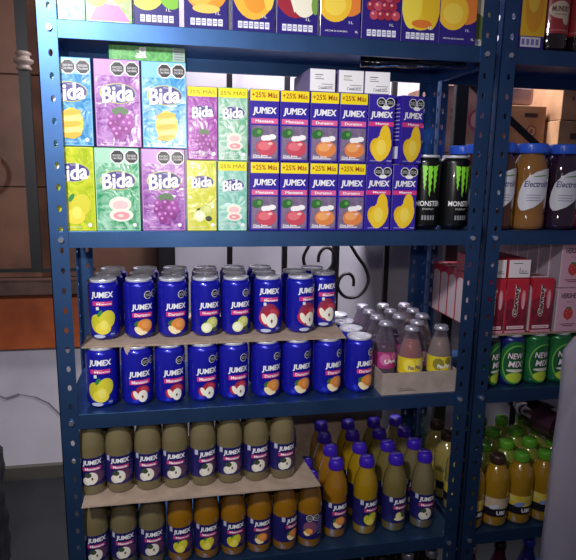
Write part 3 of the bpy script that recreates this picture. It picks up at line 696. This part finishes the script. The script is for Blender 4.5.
# green drink cans
def mix_art():
    a = Art(); a.ell(0, .058, .040, .054, M('#1f6a38', .35, coat=.4), 24); a.ell(.003, .055, .034, .048, ink('#6fb04a'), 24); a.ell(.005, .055, .033, .045, ink('#1c5a34'), 24)
    a.ell(.002, .022, .022, .012, ink('#b8d040'), 16)
    a.text('NEW', .0, .075, .040, .016, ink('#101812'), .08, .15); a.text('NEW', .0, .0755, .037, .0145, ink('#f0e4e8'), .02, .15); a.text('MIX', .002, .055, .040, .017, ink('#101812'), .08, .15); a.text('MIX', .002, .0555, .036, .015, ink('#f0e4e8'), .02, .15)
    a.ell(.002, .039, .022, .004, ink('#d8d4c8'), 14); return a
def dark_mix():
    a = mix_art(); return a
for i, (x, nm, c) in enumerate([(.9755, 'dark', '#20242c'), (1.0405, 'blue', '#1c2470'), (1.105, 'green', '#1f6a38'), (1.169, 'green', '#1f6a38'), (1.234, 'green', '#1f6a38')]):
    for j in range(2):
        place(('mix', i if i < 2 else 2), lambda: make_can(M(c, .3, .3, .4), mix_art(), .0315, .1275), (x, .050 + j*.066, ZC + .0003), math.radians([30, -8, 4, 2, 0][i]), f'{nm} and lime drink can on right rack, {ORD[i]} from post, ' + ['front', 'second'][j] + ' row', 'can', 'drink cans on the right rack')
# plank-thin card under the cartons, red chocolate drink cartons
ZR = ZC + .1275 + .0045
b = MB(); b.box((X2 + .03, .022, ZR - .0036), (1.28, .29, ZR - .0006), CARD); tag(b.build('cardboard_sheet'), 'cardboard sheet under the red and pink cartons on the right rack', 'cardboard')
def red_art(w_, h_):
    a = Art(); a.rect(-w_, -.01, w_, h_ + .01, ink('#c0283c')); a.rect(-w_, .0, w_, h_*.52, M('#6a1c30', .35, coat=.3, noise='#8a2438', nscale=50)); a.ell(0, h_*.54, w_*.6, h_*.12, M('#8f2236', .35, coat=.3), 20)
    a.text('Carrasy', -.002, h_*.60, h_*.60, .017, ink('#f2e4e0'), .10, .1, PI/2); a.text('Carrasy', -.002, h_*.60, h_*.585, .0145, ink('#3a0c14'), .03, .1, PI/2)
    a.ell(w_*.28, h_*.62, w_*.10, h_*.18, ink('#d88a98'), 16); a.text('chocolate', w_*.28, h_*.60, h_*.3, .005, ink('#f4e0e0'), .0, 0, PI/2)
    a.rect(-w_*.4, h_*.08, w_*.4, h_*.14, ink('#e8c8d0')); a.text('lactea', 0, h_*.11, w_*.6, .004, ink('#8a2438'), 0); a.rect(-w_*.5, 0, w_*.5, h_*.055, ink('#d894a8')); return a
def pale_side(w_, h_, d_, red=True):
    a = Art(); a.rect(-d_ + .003, .003, -.003, h_*.80, ink('#d9c4cc')); a.ell(-d_/2, h_*.80, d_/2 - .003, .010, ink('#d9c4cc'), 14); return a
for i, x in enumerate([.9695, 1.0285, 1.0955]):
    for j in range(6):
        carton(('red',), lambda: make_carton(.056, .0445, .132, M('#b8283c', .35, coat=.3), red_art(.056, .132), left_art=pale_side(.06, .132, .0445)), x, .024 + j*.0452, ZR, 0, f'red chocolate drink carton with vertical lettering, {ORD[i]} column, ' + ('front row' if j == 0 else f'{ORD[j]} row back'), 'red cartons on the right rack')
for i, x in enumerate([.969, 1.0315]):
    a2 = Art(); a2.rect(-.03, 0, .03, .05, M('#e8dfe4', .5)); a2.rect(-.016, .034, .008, .0355, BLACK); a2.rect(.0, .010, .024, .0115, BLACK); a2.rect(.0, .010, .0015, .024, BLACK); a2.text('Sur', .012, .016, .018, .006, BLACK, .0, .3)
    carton(('red_lying',), lambda: make_carton(.0575, .132, .044, M('#b8283c', .35, coat=.3), a2, seal=False), x, .030, ZR + .1332, 0, 'white ended red carton lying on the red cartons, ' + ['left', 'right'][i] + ' one', 'lying cartons on the red stacks')
def hershey(w_, h_):
    a = Art(); a.rect(-w_, -.01, w_, h_ + .01, M('#d8a8bc', .4, coat=.3)); a.text("HERSHEY'S", .004, h_*.83, w_*.86, .013, ink('#3a1c24'), .03); a.text('fresa', .002, h_*.69, w_*.3, .004, ink('#8a4a5c'), 0)
    a.ell(.0, h_*.42, .013, .015, ink('#c8383c'), 14); a.poly([(-.011, h_*.40), (.011, h_*.40), (0, h_*.25)][::1], ink('#c8383c')); a.ell(0, h_*.55, .008, .003, ink('#4a7a3c'), 8)
    for dx, dy in ((-.005, .44), (.004, .46), (0, .36), (-.003, .50)): a.ell(dx, h_*dy, .001, .0014, ink('#f0c0a0'), 6)
    a.rect(-w_*.32, h_*.17, w_*.36, h_*.19, ink('#8a4a5c')); a.rect(-w_*.2, h_*.13, w_*.26, h_*.15, ink('#8a4a5c')); return a
HS = Art(); HS.rect(-.0425, .004, -.004, .10, M('#a898a8', .4)); HS.rect(-.003, .002, -.0005, .105, ink('#eee6ec'))
for k, x in enumerate([1.166, 1.2295]):
    for ly in range(2):
        for j in range(6):
            carton(('pink',), lambda: make_carton(.062, .0445, .1075, M('#d0a4b8', .35, coat=.3), hershey(.062, .1075), left_art=HS), x, .022 + j*.0452, ZR + ly*.1087, 0, 'pink strawberry milk carton, ' + ['left', 'right'][k] + ' column, ' + ['bottom', 'top'][ly] + ' layer, ' + ('front row' if j == 0 else f'{ORD[j]} row back'), 'pink milk cartons')
# yellow juice PET bottles
def make_pet(juice, cap, band, bodytop='#b8a030'):
    r = empty('juice_bottle'); b = MB()
    b.lathe([(.025, 0), (.031, .003), (.0335, .010), (.0325, .026), (.033, .030), (.033, .078), (.0325, .082), (.0335, .090), (.0325, .125), (.028, .143), (.020, .156), (.0155, .162), (.0155, .168)], M(juice, .12, coat=1), 30)
    a = Art(); a.rect(-.10, .030, .10, .052, ink('#1c1820')); a.rect(-.10, .052, .10, .080, M(band, .4, noise='#b8a890' if band != '#d0b020' else '#d8c870', nscale=40)); a.ell(-.014, .057, .014, .006, ink('#c8ccd8' if band != '#d0b020' else '#7f8ec8'), 12, .3)
    a.text('UBI', .002, .041, .022, .011, WHITE, .04); a.on_cyl(b, .0333); kid(b.build('body', r))
    b = MB(); c = M(cap, .4, coat=.3); b.lathe([(.0175, .163), (.018, .166), (.018, .181), (.0165, .1845), (.005, .185)], c, 24)
    for i in range(24):
        q = 2*PI*i/24; b.box((.018*math.cos(q)-.0006, .018*math.sin(q)-.0006, .167), (.018*math.cos(q)+.0006, .018*math.sin(q)+.0006, .180), c)
    kid(b.build('cap', r)); return r
for i, x in enumerate([.962, 1.030, 1.097, 1.165, 1.234]):
    for j in range(4):
        dark = (i == 1 and j == 0) or i == 0
        jc = '#9a741c' if j == 0 else ('#7c8430' if i else '#9a8a4c')
        place(('pet', dark, jc, i == 1), lambda: make_pet(jc, '#3a2420' if dark else '#5a9c2c', '#cdb89c' if i == 1 else '#d0b020'), (x, .045 + j*.069, ZD + .0003), math.radians([10, -4, 0, 4, 0][i]), ('dark' if dark else 'green') + f' capped yellow juice bottle on right rack, {ORD[i]} column, ' + ('front row' if j == 0 else f'{ORD[j]} row back'), 'bottle', 'yellow juice bottles on the right rack')
# dark bottle lying across the caps
r = empty('soda_bottle'); b = MB(); b.lathe([(.02, 0), (.040, .004), (.042, .02), (.042, .15), (.036, .18), (.02, .21), (.014, .225), (.014, .235)], M('#2c1018', .15, coat=1), 28)
a = Art(); a.rect(-.12, .05, .12, .12, ink('#3c2030')); a.rect(-.012, .06, .004, .085, ink('#c8c4cc')); a.text('Uva', .02, .085, .03, .016, ink('#c8c4cc')); a.on_cyl(b, .0422); kid(b.build('body', r))
b = MB(); b.lathe([(.0165, .222), (.0165, .242), (.01, .244)], M('#301018', .4), 18); kid(b.build('cap', r))
r.location = (1.232, .020, ZD + .185 + .0437); r.rotation_euler = (-PI/2, 0, math.radians(8)); tag(r, 'dark wine coloured bottle lying across the green caps', 'bottle')
# top shelf of the right rack
yc = Art(); yc.rect(-.1, -.01, .1, .25, M('#2b1f78', .35, coat=.4)); yc.rect(-.027, .028, .03, .235, M('#e8b424', .35, coat=.4)); yc.ell(.003, .09, .022, .055, ink('#e09a24'), 20); yc.ell(.0, .11, .014, .035, ink('#f0c040'), 20); yc.rect(-.025, .006, .022, .026, ink('#d8d4e4'))
for i in range(4): yc.rect(-.022 + i*.011, .010, -.015 + i*.011, .022, ink('#7a72b0'))
carton(('yellowbig',), lambda: make_carton(.062, .06, .235, M('#2b1f78', .35, coat=.4), yc), .995, .012, ZA + .0003, 0, 'yellow fruit carton beside the red bottle on the top right shelf', 'cartons on the top right shelf')
def make_mundet():
    r = empty('soda_bottle'); b = MB()
    b.lathe([(.026, 0), (.034, .003), (.0365, .012), (.0365, .032), (.0355, .036), (.0365, .04), (.0365, .13), (.034, .15), (.024, .19), (.015, .22), (.0135, .235), (.0135, .25)], M('#1c0c10', .12, coat=1), 30)
    a = Art(); a.rect(-.114, .038, .114, .125, M('#a83038', .35, coat=.4)); a.rect(-.114, .044, .114, .0455, ink('#e08a90'))
    a.ell(.002, .086, .026, .018, ink('#dcc8b0'), 20); a.ell(.016, .068, .010, .012, ink('#dcc8b0'), 14); a.text('MUNDET', .002, .088, .040, .011, ink('#6a3430'), .03); a.rect(-.012, .076, .014, .0775, ink('#9a6a60')); a.on_cyl(b, .0367); kid(b.build('body', r))
    b = MB(); b.lathe([(.016, .238), (.016, .256), (.01, .258)], M('#b82830', .4), 18); kid(b.build('cap', r)); return r
for i, x in enumerate([1.063, 1.139]): place(('mundet',), make_mundet, (x, .050, ZA + .0003), math.radians(-4), ['red labelled soda bottle beside the yellow carton, top right shelf', 'red labelled soda bottle at the right image edge, top right shelf'][i], 'bottle', 'red labelled soda bottles')

# bottom shelf contents, only their caps reach the picture
def make_soda(juice, cap):
    r = empty('soda_bottle'); b = MB(); b.lathe([(.022, 0), (.031, .004), (.033, .015), (.033, .15), (.030, .18), (.020, .215), (.0145, .235), (.0135, .25), (.0135, .262)], M(juice, .12, coat=1), 26)
    b.lathe([(.0334, .06), (.0336, .061), (.0336, .129), (.0334, .13)], M('#4a3a58', .4), 26, cap=False); kid(b.build('body', r))
    b = MB(); b.lathe([(.0155, .252), (.016, .254), (.0155, .266), (.013, .270), (.004, .270)], cap, 20); kid(b.build('cap', r)); return r
for i, x in enumerate([.60, .67, .74, .81, .875]):
    for j in range(2):
        place(('soda', i > 2), lambda: make_soda('#2c2018', M('#b8b4c0', .3, .6) if i > 2 else M('#3a2c34', .3, .5)), (x, .06 + j*.075, ZE + .0003), 0, f'dark soda bottle on the bottom shelf, {ORD[i]} from left, ' + ['front', 'second'][j] + ' row', 'bottle', 'dark bottles on the bottom shelf')
for i, x in enumerate([.985, 1.07, 1.155]):
    place(('wine', i), lambda: make_soda(['#4a0c18', '#300a14', '#141450'][i], [M('#c8a0a8', .3, .5), M('#2a1018', .3), M('#2c34b0', .4)][i]), (x, .06, ZE + .0003), 0, ['dark red bottle with pinkish cap', 'dark red bottle with dark cap', 'dark bottle with blue cap'][i] + ', bottom shelf of the right rack', 'bottle', 'bottles at the bottom of the right rack')

# rolled plastic wrapped along the rear edge under the top shelf
b = MB(); pth = [(.66 + .0195*i, .15 - .004*i + .003*math.sin(i*1.3), ZA - .0160 + .0015*math.sin(i*2.1)) for i in range(13)]
b.tube(pth, .0125, M('#1c1c2c', .15, coat=1, bump=.8, nscale=60)); tag(b.build('plastic_roll'), 'dark shiny roll of plastic along the underside of the top shelf', 'plastic')

# ------------------------------------------------------------------ boxes behind the racks
WOOD = M('#6a4a34', .7)
b = MB(); b.box((1.02, .58, -.06), (2.3, YW + .018, -.03), WOOD, .003); tag(b.build('wall_shelf'), 'brown wooden wall shelf behind the racks carrying cardboard boxes', 'shelf')
def make_box(w_, d_, h_, col, art):
    r = empty('cardboard_box'); b = MB(); b.box((-w_/2, 0, 0), (w_/2, d_, h_), M(col, .8, noise='#8a5f40', nscale=8), .002); art.on_face(b, front(0)); kid(b.build('carton_body', r))
    b = MB(); b.box((-w_/2 + .01, d_/2 - .025, h_ + .0002), (w_/2 - .01, d_/2 + .025, h_ + .001), M('#b89a78', .3)); kid(b.build('packing_tape', r)); return r
def boxart(w_, h_, v):
    a = Art(); k = ink('#3a1c1c'); c = ink('#7a4632')
    if v == 0: a.rect(.012, h_*.80, .062, h_*.87, k); a.ell(.042, h_*.55, .02, .02, c, 16); a.ell(.042, h_*.55, .014, .014, M('#b88a66', .8), 16); a.ell(.042, h_*.55, .007, .008, c, 10)
    elif v == 1:
        for dx in (-.07, -.05, -.03, -.01):
            for dz in (.35, .55, .72): a.ell(dx, h_*dz, .006, .008, c, 8)
        a.ell(-.04, h_*.55, .010, .022, c, 12)
    elif v == 2: a.rect(-.065, h_*.55, -.025, h_*.70, k); a.rect(-.02, h_*.2, .02, h_*.24, c)
    else: a.ell(.03, h_*.5, .03, .035, ink('#a04858'), 16); a.ell(.03, h_*.5, .02, .025, M('#c0988c', .8), 16); a.rect(-.06, h_*.6, -.035, h_*.66, c); a.rect(-.06, h_*.5, -.04, h_*.53, c)
    return a
BXS = [(1.395, .62, -.0295, .20, .22, .20, '#b08058', 0, 'cardboard box with dark printed bar and round mark, bottom left of the stack', 0),
       (1.398, .66, .1715, .185, .20, .185, '#b58660', 0, 'cardboard box with a dark label bar seen above the blue caps', 0),
       (1.625, .62, -.0295, .22, .22, .20, '#b58a60', 2, 'bottom cardboard box at the right of the stack', 0),
       (1.612, .60, .1715, .22, .22, .135, '#b88c64', 2, 'cardboard box with small dark label at the right picture edge', 0),
       (1.615, .60, .3080, .22, .22, .20, '#b88a62', 1, 'topmost cardboard box with rows of small brown marks', 0),
       (1.17, .60, -.0295, .24, .22, .22, '#a88070', 3, 'bottom pinkish cardboard box behind the gap between the racks', 0),
       (1.17, .60, .1920, .24, .22, .21, '#c09488', 3, 'pinkish cardboard box with red ring print between the racks', 0)]
for n, (x, y, z, w_, d_, h_, col, v, lab, rz) in enumerate(BXS):
    o = make_box(w_, d_, h_, col, boxart(w_, h_, v)); o.location = (x, y, z); o.rotation_euler = (0, 0, rz); tag(o, lab, 'box', 'cardboard boxes behind the racks')
b = MB(); b.box((-.08, 0, 0), (.08, .14, .075), M('#8a7480', .4, noise='#b8a0a8', nscale=14, bump=.5), .02); o = b.build('plastic_packet', None, (1.39, .68, .3582), (0, 0, .2)); tag(o, 'greyish plastic packet on top of the boxes', 'packet')
# dark standing bar and diagonal brace
b = MB(); b.box((-.019, -.01, 0), (.019, .012, 1.75), IRON, .002); b2 = b.build('iron_post', None, (1.05, .42, ZF)); tag(b2, 'thick black iron post seen between the two racks', 'post')
b = MB(); b.box((-.16, -.004, -.009), (.16, .004, .009), IRON); o = b.build('diagonal_brace', b2, (.135, .0, 1.452), (0, math.radians(36), 0)); kid(o)

# ------------------------------------------------------------------ plastic wrapped bundle in the right foreground
def lumpy(name, x0, x1, y0, y1, z0, z1, mt, amp, seed, round_=.04):
    rnd = random.Random(seed); n, mz = 40, 46; vs = []; ph = [rnd.uniform(0, 6) for _ in range(6)]
    cx, cy, hx, hy = (x0+x1)/2, (y0+y1)/2, (x1-x0)/2, (y1-y0)/2
    for j in range(mz + 1):
        t = j/mz; z = z0 + (z1-z0)*t; k = 1 - max(0, (t - .95)/.05)**2*.25
        for i in range(n):
            a = 2*PI*i/n; c, s = math.cos(a), math.sin(a); p = 5
            r = (abs(c)**p + abs(s)**p)**(-1/p)
            d = 1 + amp*(math.sin(5*a + ph[0] + t*9) * .4 + math.sin(11*a + ph[1] - t*17)*.3 + math.sin(t*31 + ph[2] + 3*a)*.3)
            vs.append((cx + hx*r*c*d*k, cy + hy*r*s*d*k, z))
    fs = [(j*n+i, j*n+(i+1) % n, (j+1)*n+(i+1) % n, (j+1)*n+i) for j in range(mz) for i in range(n)]
    fs += [list(range(n))[::-1], [mz*n + i for i in range(n)]]
    b = MB(); b.add(vs, fs, mt, True); return b
r = empty('wrapped_bundle', (1.10, -.33, ZF)); tag(r, 'tall bundle wrapped in cloudy plastic at the lower right edge', 'bundle')
b = lumpy('wrap', -.165, .165, -.09, .09, .001, 1.0, clear('#ccc6d6', .34, .3), .02, 3); kid(b.build('plastic_wrap', r))
b = lumpy('core', -.10, .13, -.065, .065, .01, .92, M('#8a7a86', .6, noise='#a08a94', nscale=9), .06, 5); kid(b.build('contents', r))
b = lumpy('core2', -.085, .02, -.080, -.068, .45, .68, M('#a8807c', .6), .02, 6); kid(b.build('pink_label', r))
# black bag at the left edge
r = empty('black_bag', (-.44, .62, ZF)); tag(r, 'black bag with a looped handle at the left picture edge', 'bag')
b = lumpy('bag', -.17, .12, -.09, .09, .001, .40, M('#0d0d12', .6, bump=.3), .05, 9); kid(b.build('bag_body', r))
b = MB(); b.tube([(.02 + .085*math.cos(t), 0, .385 + .07*math.sin(t)) for t in [PI*i/14 for i in range(15)]], .009, M('#0d0d12', .6)); kid(b.build('handle', r))
